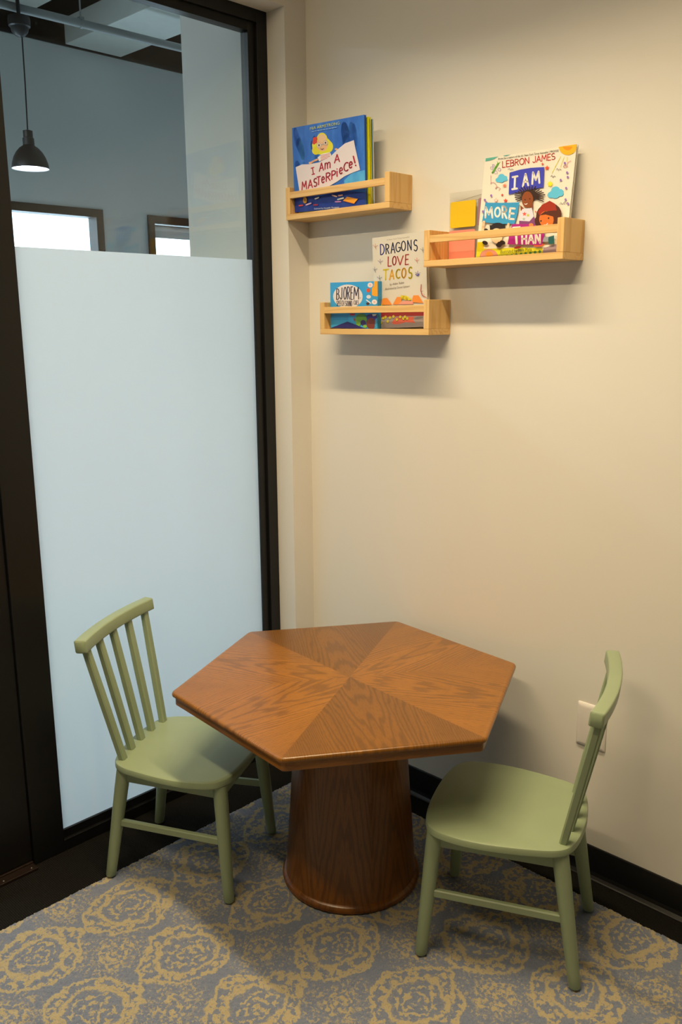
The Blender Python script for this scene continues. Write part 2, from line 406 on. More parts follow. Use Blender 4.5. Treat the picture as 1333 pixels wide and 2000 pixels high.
struct(box('trim_1', (-4.2, -4.8, 3.325), (-3.985, 3.7, 3.345), MBLK))
for k, (a, b, c, d) in enumerate(HOLES):
    w = struct(empty('window_%d' % (k+2), (0, 0, 0)))
    mb = MB(); framebars(mb, b, a, c, d, .058, .058, -4.10, -3.985); struct(mb.build('window_frame', MBLK, w))
    mb = MB(); mb.box((-4.07, a+.05, c+.05), (-4.062, b-.05, d-.05)); struct(mb.build('window_pane', MWGLASS, w))
    if k == 1:
        mb = MB(); mb.tube([(-4.035, a+.07, d-.085), (-4.035, b-.07, d-.085)], .022, 16); mb.box((-4.037, a+.075, d-.16), (-4.035, b-.075, d-.085))
        o = struct(mb.build('roller_blind', MPLATE, w)); o['label'] = 'pale rolled blind'
    L = bpy.data.lights.new('window_portal', 'AREA'); L.shape = 'RECTANGLE'; L.size = d-c-.1; L.size_y = b-a-.1; L.cycles.is_portal = True
    lo = bpy.data.objects.new('window_portal', L); COL.objects.link(lo); lo.location = (-4.19, (a+b)/2, (c+d)/2); lo.rotation_euler = (0, -math.pi/2, 0)

# ducts and pipe under the dark deck
def duct(name, a, b, label):
    o = empty(name, ((a[0]+b[0])/2, (a[1]+b[1])/2, a[2])); c = o.location
    mb = MB(); mb.box((a[0]-c[0], a[1]-c[1], 0), (b[0]-c[0], b[1]-c[1], b[2]-a[2])); mb.build('duct_body', MDUCT, o, bevel=.004)
    for t in (.5, .9):
        mb = MB(); x = a[0]+(b[0]-a[0])*t-c[0]; mb.box((x-.01, a[1]-c[1]-.004, -.004), (x+.01, b[1]-c[1]+.004, b[2]-a[2]+.004)); mb.build('duct_flange', MDUCT, o, bevel=.002)
    for yy in (a[1]+.03-c[1], b[1]-.03-c[1]):
        mb = MB(); mb.tube([(0, yy, b[2]-a[2]), (0, yy, 4.2-a[2])], .005, 8); mb.build('hanger_rod', MPIPE, o)
    tag(o, label, 'duct'); return o
duct('ventilation_duct', (-3.95, 1.49, 3.325), (-1.4, 1.93, 3.49), 'white boxed ventilation duct above the far wall, seen through the clear glass')
duct('ventilation_duct', (-3.55, 2.05, 3.56), (-1.2, 2.75, 3.74), 'pale duct behind the pipe, partly hidden by the partition edge at the right')
duct('ventilation_duct', (-3.9, .92, 3.46), (-1.4, 1.22, 3.58), 'pale duct at the far upper left above the pendant lamp')
# the round pipe with its hanger
po = empty('ceiling_pipe', (-3.04, .9, 3.172))
mb = MB(); mb.tube([(0, -2.6, -.03), (0, 2.6, .025)], .0235, 24); mb.build('pipe', MPIPE, po, smooth=True)
for yy in (.18, -1.5):
    mb = MB(); mb.tube([(0, yy, .024), (0, yy, 1.02)], .005, 8)
    mb.box((-.016, yy-.014, .020), (.016, yy+.014, .034)); mb.lathe([(.0245, 0)]*1+[(.027, .0)], 24) if False else None
    R = []
    for j in range(25):
        a = 2*math.pi*j/24; R.append([(.0235*math.cos(a), yy-.009, .0235*math.sin(a)), (.028*math.cos(a), yy-.009, .028*math.sin(a)), (.028*math.cos(a), yy+.009, .028*math.sin(a)), (.0235*math.cos(a), yy+.009, .0235*math.sin(a))])
    mb.rings(R, caps=False); mb.build('pipe_hanger', MPIPE, po)
tag(po, 'long grey pipe slung below the ducts, seen at the top of the clear glass', 'pipe')

# pendant lamp
pl = empty('pendant_lamp', (-3.0, .668, 2.31))
mb = MB()
outer = [(.1165, 0), (.1165, .006), (.112, .03), (.100, .062), (.082, .090), (.060, .112), (.040, .124), (.036, .128), (.036, .165), (.030, .168), (.030, .205), (.012, .210), (.0, .211)]
inner = [(.1125, .001), (.108, .03), (.096, .060), (.078, .087), (.056, .108), (.0, .118)]
mb.lathe(outer, 64); mb.build('lamp_shade', MLAMP, pl, smooth=True)
mb = MB(); mb.lathe([(.1165, 0)]+inner, 64); mb.build('shade_lining', MLAMPIN, pl, smooth=True)
mb = MB(); mb.lathe([(0, .012), (.045, .012), (.075, .022), (.085, .04), (.06, .062), (0, .068)], 40); o = mb.build('bulb', MBULB, pl, smooth=True); o['label'] = 'glowing cool white bulb'
mb = MB(); mb.tube([(0, 0, .209), (.004, .006, .45), (0, .012, .70)], .0045, 8); mb.build('cord', MBLK, pl, smooth=True)
mb = MB(); mb.lathe([(0, .695), (.030, .702), (.050, .722), (.056, .745), (.066, .750), (.068, .785), (.064, .80), (0, .802)], 40); mb.tube([(0, 0, .80), (0, 0, 1.88)], .012, 12); mb.build('canopy', MLAMP, pl, smooth=True)
pl.scale = (.89, .89, 1)
tag(pl, 'dark dome pendant lamp with a lit bulb, hanging beyond the clear glass', 'lamp')

# linear lamps: (x0, x1, y, z) room; added hall fill
def linear_lamp(name, x0, x1, y0, y1, z, top, mat, label, group, watt=None):
    cx, cy = (x0+x1)/2, (y0+y1)/2; o = empty(name, (cx, cy, z)); hx, hy = (x1-x0)/2, (y1-y0)/2
    mb = MB(); mb.box((-hx-.01, -hy-.01, .004), (hx+.01, hy+.01, .05)); mb.build('housing', MHOUS, o, bevel=.003)
    mb = MB(); mb.fix = False; mb.add([(-hx, -hy, 0), (hx, -hy, 0), (hx, hy, 0), (-hx, hy, 0)], [(3, 2, 1, 0)]); mb.build('diffuser', mat, o)
    if top-z-.05 > .01:
        ax, ay = (.8*hx, 0) if hx > hy else (0, .8*hy)
        for sg in (-1, 1):
            mb = MB(); mb.tube([(sg*ax, sg*ay, .05), (sg*ax, sg*ay, top-z)], .003, 8); mb.build('suspension_rod', MHOUS, o)
    if watt:
        L = bpy.data.lights.new('lamp_light', 'AREA'); L.shape = 'RECTANGLE'; L.size = x1-x0; L.size_y = y1-y0; L.energy = watt[0]; L.color = WARM; L.spread = math.radians(watt[1])
        lo = bpy.data.objects.new('lamp_light', L); COL.objects.link(lo); lo.location = (0, 0, -.002); lo.parent = o
    tag(o, label, 'lamp', group); return o
linear_lamp('ceiling_lamp', .15, 1.6, -.78, -.72, 2.62, RH, MROOML, 'long narrow warm lamp over the table, nearest the shelf wall', 'room ceiling lamps', (ROOM_W[0], 116))
linear_lamp('ceiling_lamp', .15, 1.6, -1.95, -1.89, 2.64, RH, MROOML, 'long narrow warm lamp over the middle of the room', 'room ceiling lamps', (ROOM_W[1], 180))
linear_lamp('hall_fill_light', -2.3, -2.15, -2.8, -.7, 2.75, 4.2, MHALLFILL, 'added unseen cool fill light in the hall, brightening the frosted glass', 'added hall fill lights')  # added out of view to brighten the film and the far wall
linear_lamp('hall_fill_light', -3.1, -2.95, -2.6, -.9, 2.75, 4.2, MHALLFILL, 'added unseen cool fill light deeper in the hall, brightening the far wall', 'added hall fill lights')

# ------------------------------------------------------------------ rug
def make_rug():
    X0, X1, Y0, Y1 = .1194, 2.75, -2.6, -.0959
    def axis(a, b, f0, f1, fine, coarse):
        out = [a]
        while out[-1] < b-1e-6:
            st = fine if f0 <= out[-1] < f1 else coarse
            out.append(min(b, out[-1]+st))
        return out
    xs = axis(X0, X1, X0, 1.62, .0034, .03); ys = axis(Y0, Y1, -1.30, Y1, .0034, .03)
    V = []; F = []; nx = len(xs); ny = len(ys); rnd = random.Random(3)
    for j, y in enumerate(ys):
        for i, x in enumerate(xs):
            ed = min(x-X0, X1-x, y-Y0, Y1-y)
            z = .0100 + rnd.uniform(-.0016, .0026)
            dx = rnd.uniform(-.0012, .0012); dy = rnd.uniform(-.0012, .0012)
            if ed < .001: z = .004+rnd.uniform(0, .002); dx = rnd.uniform(-.0035, .0035); dy = rnd.uniform(-.0035, .0035)
            elif ed < .006: z -= .0015
            V.append((x-1.4+dx, y+1.3+dy, z))
    for j in range(ny-1):
        for i in range(nx-1): F.append((j*nx+i, j*nx+i+1, (j+1)*nx+i+1, (j+1)*nx+i))
    # skirt down to the floor
    def loop():
        L = [i for i in range(nx)] + [j*nx+nx-1 for j in range(1, ny)] + [(ny-1)*nx+i for i in range(nx-2, -1, -1)] + [j*nx for j in range(ny-2, 0, -1)]
        return L
    L = loop(); b = len(V)
    for k in L: V.append((V[k][0], V[k][1], .0005))
    n = len(L)
    for k in range(n): F.append((L[k], b+k, b+(k+1) % n, L[(k+1) % n]))
    me = bpy.data.meshes.new('area_rug'); me.from_pydata(V, [], F); me.update(); me.materials.append(MRUG)
    for p in me.polygons: p.use_smooth = True
    o = bpy.data.objects.new('area_rug', me); COL.objects.link(o); o.location = (1.4, -1.3, 0)
    return tag(o, 'grey-blue plush rug with cream medallions under the table and chairs', 'rug')
make_rug()

# ------------------------------------------------------------------ table
TX, TY, TR, TA, TZ = .5769, -.4331, .4455, .9577, .5634
tb = empty('hexagonal_table', (TX, TY, .0127)); tb.rotation_euler = (0, 0, TA)
hexp = [(TR*math.cos(k*math.pi/3), TR*math.sin(k*math.pi/3)) for k in range(6)]
zt = TZ-.0127
mb = MB(); out = round_poly(hexp, .022, 6)
slab(mb, out, [(.004, zt-.0125), (.0005, zt-.0105), (0, zt-.008), (.0002, zt-.005), (.0018, zt-.0022), (.0045, zt-.0006), (.008, zt)])
mb.build('tabletop', MOAKT, tb, smooth=True)
mb = MB(); out2 = round_poly([(x*(TR-.009)/TR, y*(TR-.009)/TR) for x, y in hexp], .014, 5)
slab(mb, out2, [(.02, zt-.0345), (.0015, zt-.0345), (0, zt-.033), (0, zt-.0125)])
mb.build('apron', MOAKE, tb, smooth=True)
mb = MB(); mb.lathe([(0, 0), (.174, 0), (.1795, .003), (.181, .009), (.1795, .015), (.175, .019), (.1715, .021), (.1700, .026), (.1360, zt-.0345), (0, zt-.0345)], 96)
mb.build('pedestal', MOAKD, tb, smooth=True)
tag(tb, 'low hexagonal oak table with sunburst veneer top on a tapered round pedestal', 'table')

# ------------------------------------------------------------------ chairs
def seat_outline():
    half = [(.183, 0), (.182, .04), (.178, .085), (.170, .125), (.158, .150), (.140, .166), (.112, .175), (.07, .1805), (.02, .179), (-.03, .172), (-.08, .162), (-.115, .152), (-.140, .137), (-.156, .112), (-.165, .075), (-.1695, .035), (-.171, 0)]
    pts = half + [(x, -y) for x, y in half[-2:0:-1]]
    # Catmull-Rom
    out = []; n = len(pts)
    for i in range(n):
        p = [Vector(pts[(i+k-1) % n]) for k in range(4)]
        for s in range(4):
            t = s/4; out.append(tuple(.5*((2*p[1])+(-p[0]+p[2])*t+(2*p[0]-5*p[1]+4*p[2]-p[3])*t*t+(-p[0]+3*p[1]-3*p[2]+p[3])*t**3)))
    return out
def chamfer_sec(w, d, c):
    return [(-w+c, -d), (w-c, -d), (w, -d+c), (w, d-c), (w-c, d), (-w+c, d), (-w, d-c), (-w, -d+c)]
SZ, LTZ, RZ, RHh = .3423, .3215, .649, .0325
FEET = dict(fl=((.168, .1575), (.146, .136)), fr=((.168, -.1575), (.146, -.136)), bl=((-.1765, .1385), (-.130, .120)), br=((-.1765, -.1385), (-.130, -.120)))
def make_chair(loc, rz, label, foot):
    t = empty('child_chair', loc, (0, 0, rz)); tag(t, label, 'chair', 'green children\'s chairs at the table')
    mb = MB(); slab(mb, seat_outline(), [(.012, SZ-.0205), (.003, SZ-.0195), (0, SZ-.016), (0, SZ-.0055), (.0015, SZ-.002), (.005, SZ-.0003), (.012, SZ)])
    mb.build('seat', MGREEN, t, smooth=True)
    mb = MB()
    q = .010
    FT = {k: Vector((v[1][0], v[1][1], 0)) for k, v in FEET.items()}
    for a, b in (('fl', 'fr'), ('bl', 'br'), ('fl', 'bl'), ('fr', 'br')):
        A, B = FT[a], FT[b]; d = (B-A).normalized(); nrm = Vector((-d.y, d.x, 0))*.008
        A = A+d*.006; B = B-d*.006
        mb.add([A-nrm+Vector((0,0,.287)), B-nrm+Vector((0,0,.287)), B+nrm+Vector((0,0,.287)), A+nrm+Vector((0,0,.287)), A-nrm+Vector((0,0,.323)), B-nrm+Vector((0,0,.323)), B+nrm+Vector((0,0,.323)), A+nrm+Vector((0,0,.323))],
               [(0,3,2,1),(4,5,6,7),(0,1,5,4),(1,2,6,5),(2,3,7,6),(3,0,4,7)])
    mb.build('apron', MGREEN, t, bevel=.0015)
    def legpt(k, z):
        (bx, by), (tx, ty) = FEET[k]; f = (z-.012)/(.312-.012); return Vector((bx+(tx-bx)*f, by+(ty-by)*f, z))
    for k in ('fl', 'fr', 'bl', 'br'):
        z0 = foot.get(k, .0127); zs = [z0, z0+.0025, z0+.006, .05, .12, .20, .27, LTZ+.002]
        rs = [.0095, .0122, .0135, .0142, .0155, .0170, .0180, .0182]
        mb = MB(); mb.rings([[(legpt(k, z).x+r*math.cos(math.pi*j/12), legpt(k, z).y+r*math.sin(math.pi*j/12), z) for j in range(24)] for z, r in zip(zs, rs)]); mb.build('leg', MGREEN, t, smooth=True)
    for a, b in (('fl', 'bl'), ('fr', 'br')):
        A, B = legpt(a, .172), legpt(b, .170); d = (B-A).normalized(); A = A+d*.006; B = B-d*.006
        e1 = d.cross(Vector((0, 0, 1))).normalized(); e2 = e1.cross(d)
        sec = chamfer_sec(.0065, .0095, .0025); mb = MB(); mb.rings([[P+e1*x+e2*y for x, y in sec] for P in (A, B)]); mb.build('stretcher', MGREEN, t)
    lean = math.atan2(.190-.133, RZ-SZ)
    SAG = .018
    def arc(y): return 1-(y/.176)**2
    for i in range(5):
        yb = .0558*(i-2); yt = .0755*(i-2)
        B = Vector((-.133-.008*(1-(yb/.11)**2), yb, SZ-.004)); T = Vector((-.1905-SAG*arc(yt), yt, RZ+.006)); d = (T-B).normalized()
        ya = Vector((0, 1, 0)); ya = (ya-d*ya.dot(d)).normalized(); xa = ya.cross(d)
        R = []
        for f, sc in ((0, .98), (.5, 1.03), (1, .95)):
            P = B.lerp(T, f); R.append([P+xa*x*sc+ya*y*sc for x, y in chamfer_sec(.0088, .0108, .0032)])
        mb = MB(); mb.rings(R); mb.build('spindle', MGREEN, t)
    mb = MB(); R = []
    D, H = .0150, .0165
    sec2 = []
    rr = .0045
    for cx, cy, a0 in ((D-rr, H-rr, 0), (-D+rr, H-rr, 90), (-D+rr, -H+rr, 180), (D-rr, -H+rr, 270)):
        for k in range(4):
            a = math.radians(a0+30*k); sec2.append((cx+rr*math.cos(a), cy+rr*math.sin(a)))
    N = 28; half = .180
    for i in range(-1, N+2):
        j = min(max(i, 0), N); y = -half+2*half*j/N; sc = .78 if i in (-1, N+1) else 1.0
        if i == -1: y -= .0
        if i in (-1, N+1): y = y
        elif i in (0, N): y = y*(half-.003)/half
        cx = -.1915-SAG*arc(y); sl = 2*SAG*y/(.176**2); nn = Vector((1, -sl, 0)).normalized()
        upv = Vector((-math.sin(lean*.6), 0, math.cos(lean*.6)))
        R.append([Vector((cx, y, RZ+H))+nn*a*sc+upv*b*sc for a, b in sec2])
    mb.rings(R); mb.build('backrest_rail', MGREEN, t, smooth=True)
    return t
make_chair((.219, -.6791, 0), .4987, 'sage green wooden chair at the left of the table, its back to the frosted glass', {'bl': .001})
make_chair((1.0028, -.3377, 0), 3.5369, 'sage green wooden chair at the right of the table, its back to the wall plate', {})

# ------------------------------------------------------------------ outlet
oo = empty('wall_plate', (.9791+.041, 0, .3639+.059))
mb = MB(); P = round_poly([(-.041, -.059), (.041, -.059), (.041, .059), (-.041, .059)], .004, 3)
n = len(P)
def ringy(ins, y): return [((abs(x)-ins)*(1 if x > 0 else -1), -y, (abs(z)-ins)*(1 if z > 0 else -1)) for x, z in P]
mb.rings([ringy(0, .0), ringy(0, .002), ringy(.003, .0052), ringy(.011, .0066)]); mb.build('cover_plate', MPLATE, oo, smooth=True)
for zz in (-.042, .042):
    mb = MB(); mb.lathe([(0, 0), (.003, 0), (.0028, .0008), (0, .0012)], 14); mb.build('screw', MPLATE, oo, loc=(0, -.0066, zz), rot=(math.pi/2, 0, 0))
tag(oo, 'white plastic wall plate low on the wall behind the right chair', 'wall plate')

# ------------------------------------------------------------------ shelves
SW, SD, SH, SB, SP = .4049, .0935, .0910, .0155, .018
SHELF = {1: (.0017, 1.7334), 2: (.5245, 1.5764), 3: (.1395, 1.4036)}
SLAB = {1: 'pale pine picture shelf highest and farthest left, meeting the corner', 2: 'pale pine picture shelf at the right, holding the clear plastic sleeve', 3: 'pale pine picture shelf, lowest of the three'}
def make_shelf(k):
    x, z = SHELF[k]; o = empty('wall_shelf', (x+SW/2, 0, z)); h = SW/2
    box('bottom_board', (-h, -SD, 0), (h, -.0005, SB), MPINEX, o, bevel=.0008)
    for s in (-1, 1):
        a, b = (-h, -h+SP) if s < 0 else (h-SP, h)
        box('side_panel', (a, -SD, SB), (b, -.0005, SH), MPINEZ, o, bevel=.0012)
    box('front_rail', (-h+SP-.001, -SD+.001, .0595), (h-SP+.001, -SD+.0105, .0775), MPINEX, o, bevel=.0008)
    tag(o, SLAB[k], 'shelf', 'pine picture shelves')
for k in (1, 3, 2): make_shelf(k)
#@@BOOKS@@
# ------------------------------------------------------------------ printed covers
ILL = lin((220, 202, 178))
def D(r, g, b):
    """ink colour from its look on the paper under the warm lamps"""
    return tuple(min(.86, max(.004, x/i*.80)) for x, i in zip(lin((r, g, b)), ILL))
def homog(src):
    """map quad (TL, TR, BR, BL) of measured points onto u,v in 0..1 (v up)"""
    dst = [(0, 1), (1, 1), (1, 0), (0, 0)]; A = []; B = []
    for (x, y), (u, v) in zip(src, dst):
        A.append([x, y, 1, 0, 0, 0, -u*x, -u*y]); B.append(u); A.append([0, 0, 0, x, y, 1, -v*x, -v*y]); B.append(v)
    n = 8
    for i in range(n):
        p = max(range(i, n), key=lambda r: abs(A[r][i])); A[i], A[p] = A[p], A[i]; B[i], B[p] = B[p], B[i]
        for r in range(n):
            if r != i and A[r][i]:
                f = A[r][i]/A[i][i]; A[r] = [a-f*c for a, c in zip(A[r], A[i])]; B[r] -= f*B[i]
    h = [B[i]/A[i][i] for i in range(n)]
    def f(x, y):
        w = h[6]*x+h[7]*y+1; return ((h[0]*x+h[1]*y+h[2])/w, (h[3]*x+h[4]*y+h[5])/w)
    return f
def arc_(cx, cy, rx, ry, a0, a1, n=10):
    return [(cx+rx*math.cos(math.radians(a0+(a1-a0)*i/n)), cy+ry*math.sin(math.radians(a0+(a1-a0)*i/n))) for i in range(n+1)]
GL = {
 'A': (.62, [[(0, 0), (.31, 1), (.62, 0)], [(.11, .34), (.51, .34)]]),
 'B': (.52, [[(.02, 0), (.02, 1)], [(.02, 1)]+arc_(.2, .76, .26, .24, 90, -90)+[(.02, .52)], [(.02, .52)]+arc_(.22, .26, .30, .26, 90, -90)+[(.02, 0)]]),
 'C': (.56, [arc_(.36, .5, .36, .5, 55, 305, 16)]),
 'D': (.58, [[(.02, 0), (.02, 1)], [(.02, 1)]+arc_(.12, .5, .44, .5, 90, -90, 14)+[(.02, 0)]]),
 'E': (.46, [[(.46, 1), (.02, 1), (.02, 0), (.46, 0)], [(.02, .52), (.40, .52)]]),
 'F': (.44, [[(.44, 1), (.02, 1), (.02, 0)], [(.02, .5), (.38, .5)]]),
 'G': (.60, [arc_(.36, .5, .36, .5, 50, 340, 18)+[(.66, .42)], [(.42, .44), (.70, .44)]]),
 'H': (.54, [[(.02, 0), (.02, 1)], [(.52, 0), (.52, 1)], [(.02, .5), (.52, .5)]]),
 'I': (.10, [[(.05, 0), (.05, 1)]]),
 'i_': (.36, [[(.18, 0), (.18, 1)], [(0, 1), (.36, 1)], [(0, 0), (.36, 0)]]),
 'J': (.40, [[(.38, 1), (.38, .2)]+arc_(.20, .2, .18, .2, 0, -170, 8)]),
 'L': (.42, [[(.02, 1), (.02, 0), (.42, 0)]]),
 'M': (.70, [[(0, 0), (.08, 1), (.35, .3), (.62, 1), (.70, 0)]]),
 'N': (.56, [[(.02, 0), (.02, 1), (.54, 0), (.54, 1)]]),
 'O': (.66, [arc_(.33, .5, .33, .5, 0, 360, 22)]),
 'P': (.48, [[(.02, 0), (.02, 1)]+arc_(.2, .75, .28, .25, 90, -90)+[(.02, .5)]]),
 'R': (.52, [[(.02, 0), (.02, 1)]+arc_(.2, .76, .28, .24, 90, -90)+[(.02, .52)], [(.18, .52), (.50, 0)]]),
 'S': (.50, [arc_(.26, .74, .23, .26, 40, 265, 12)+arc_(.25, .26, .24, .26, 85, -145, 12)]),
 'T': (.54, [[(0, 1), (.54, 1)], [(.27, 1), (.27, 0)]]),
 'U': (.52, [[(.02, 1), (.02, .25)]+arc_(.26, .25, .24, .25, 180, 360, 10)+[(.50, 1)]]),
 'V': (.60, [[(0, 1), (.30, 0), (.60, 1)]]),
 'e': (.56, [[(.06, .40), (.50, .46)]+arc_(.28, .42, .25, .38, 10, 315, 16)]),
 'i': (.10, [[(.05, 0), (.05, .62)], [(.05, .88), (.05, .90)]]),
 'm': (.66, [[(.03, 0), (.03, .66)], [(.03, .4)]+arc_(.18, .44, .14, .22, 160, 0, 6)+[(.33, 0)], [(.33, .4)]+arc_(.49, .44, .14, .22, 160, 0, 6)+[(.63, 0)]]),
 '!': (.10, [[(.05, .32), (.05, 1.05)], [(.05, .03), (.05, .06)]]),
}
class Art:
    """flat printed picture on a cover: every patch lies a hair above the one before it"""
    def __init__(s, mb, quad, w, h, y0=0.0, mi=0):
        s.mb = mb; s.H = homog(quad); s.w = w; s.h = h; s.y0 = y0; s.k = 1; s.mi = mi
    def pt(s, x, y):
        u, v = s.H(x, y); return (min(1, max(0, u)), min(1, max(0, v)))
    def emit(s, tris, col, k):
        for T in tris:
            vs = [((u-.5)*s.w, s.y0-.00004*k, v*s.h) for u, v in T]
            s.mb.add(vs, [tuple(range(len(vs)))], col, s.mi)
    def poly(s, P, col, k=None):
        s.k += 1
        Q = [s.pt(*p) for p in P]
        from mathutils.geometry import tessellate_polygon
        tr = tessellate_polygon([[Vector((a, b, 0)) for a, b in Q]])
        s.emit([[Q[i] for i in t] for t in tr], col, s.k if k is None else k)
    def ell(s, cx, cy, rx, ry, col, rot=0, n=20, k=None):
        c, sn = math.cos(math.radians(rot)), math.sin(math.radians(rot))
        s.poly([(cx+rx*math.cos(2*math.pi*i/n)*c-ry*math.sin(2*math.pi*i/n)*sn, cy+rx*math.cos(2*math.pi*i/n)*sn+ry*math.sin(2*math.pi*i/n)*c) for i in range(n)], col, k)
    def star(s, cx, cy, r, col, n=5, inner=.42, rot=-90):
        s.poly([(cx+(r if i % 2 == 0 else r*inner)*math.cos(math.radians(rot+180*i/n)), cy+(r if i % 2 == 0 else r*inner)*math.sin(math.radians(rot+180*i/n))) for i in range(2*n)], col)
    def stroke(s, P, wd, col, newk=True):
        if newk: s.k += 1
        r = wd/2; T = []
        for a, b in zip(P, P[1:]):
            dx, dy = b[0]-a[0], b[1]-a[1]; L = math.hypot(dx, dy) or 1; nx, ny = -dy/L*r, dx/L*r
            T.append([(a[0]+nx, a[1]+ny), (b[0]+nx, b[1]+ny), (b[0]-nx, b[1]-ny), (a[0]-nx, a[1]-ny)])
        for a in P: T.append([(a[0]+r*math.cos(math.pi*i/4), a[1]+r*math.sin(math.pi*i/4)) for i in range(8)])
        s.emit([[s.pt(*p) for p in t] for t in T], col, s.k)
    def text(s, txt, p0, p1, hgt, wd, col, space=.28, gap=.16, lean=0, var=None):
        W = sum((GL[c][0] if c != ' ' else space)+gap for c in txt)-gap
        dx, dy = p1[0]-p0[0], p1[1]-p0[1]; L = math.hypot(dx, dy); ux, uy = dx/L, dy/L
        sc = L/W; x = 0; s.k += 1
        for i, c in enumerate(txt):
            if c == ' ': x += space+gap; continue
            w, st = GL[c]
            jit = (var[i % len(var)] if var else 0)
            for P in st:
                Q = []
                for a, b in P:
                    X = (x+a)*sc+lean*b*hgt; Q.append((p0[0]+ux*X, p0[1]+uy*X-b*hgt+jit))
                s.stroke(Q, wd, col, False)
            x += w+gap
    def type(s, txt, p0, p1, hgt, col):
        """small printed line"""
        cu = bpy.data.curves.new('line', 'FONT'); cu.body = txt; cu.resolution_u = 2
        o = bpy.data.objects.new('line', cu); COL.objects.link(o)
        dg = bpy.context.evaluated_depsgraph_get(); me = bpy.data.meshes.new_from_object(o.evaluated_get(dg))
        xs = [v.co.x for v in me.vertices]; x0, x1 = min(xs), max(xs); H = .70
        dx, dy = p1[0]-p0[0], p1[1]-p0[1]; s.k += 1
        T = []
        for p in me.polygons:
            T.append([s.pt(p0[0]+dx*(me.vertices[i].co.x-x0)/(x1-x0), p0[1]+dy*(me.vertices[i].co.x-x0)/(x1-x0)-me.vertices[i].co.y/H*hgt) for i in p.vertices])
        s.emit(T, col, s.k)
        bpy.data.objects.remove(o); bpy.data.curves.remove(cu); bpy.data.meshes.remove(me)

def book(name, w, h, t, art, mat, spinec, label, loc, yaw, lean, tilt, backc=None, soft=False):
    o = empty(name); R = Matrix.Rotation(yaw, 4, 'Z') @ Matrix.Rotation(-lean, 4, 'X') @ Matrix.Rotation(-tilt, 4, 'Y')
    o.matrix_world = Matrix.Translation(Vector(loc)+Vector((0, 0, abs(math.sin(tilt))*w/2))) @ R
    b = .0009 if soft else .0022
    mb = MB(); mb.fix = False
    mb.box((-w/2, 0, 0), (w/2, b, h), col=spinec); mb.box((-w/2, t-b, 0), (w/2, t, h), col=backc or spinec); mb.box((-w/2, b, 0), (-w/2+b, t-b, h), col=spinec)
    art(Art_for(mb, w, h)); mb.build('cover', mat, o)
    ins = 0 if soft else .003
    mb = MB(); mb.box((-w/2+b, b, ins), (w/2-ins, t-b, h-ins)); mb.build('pages', MPAGE, o)
    tag(o, label, 'book'); return o

def Art_for(mb, w, h):
    return lambda quad: Art(mb, quad, w, h)

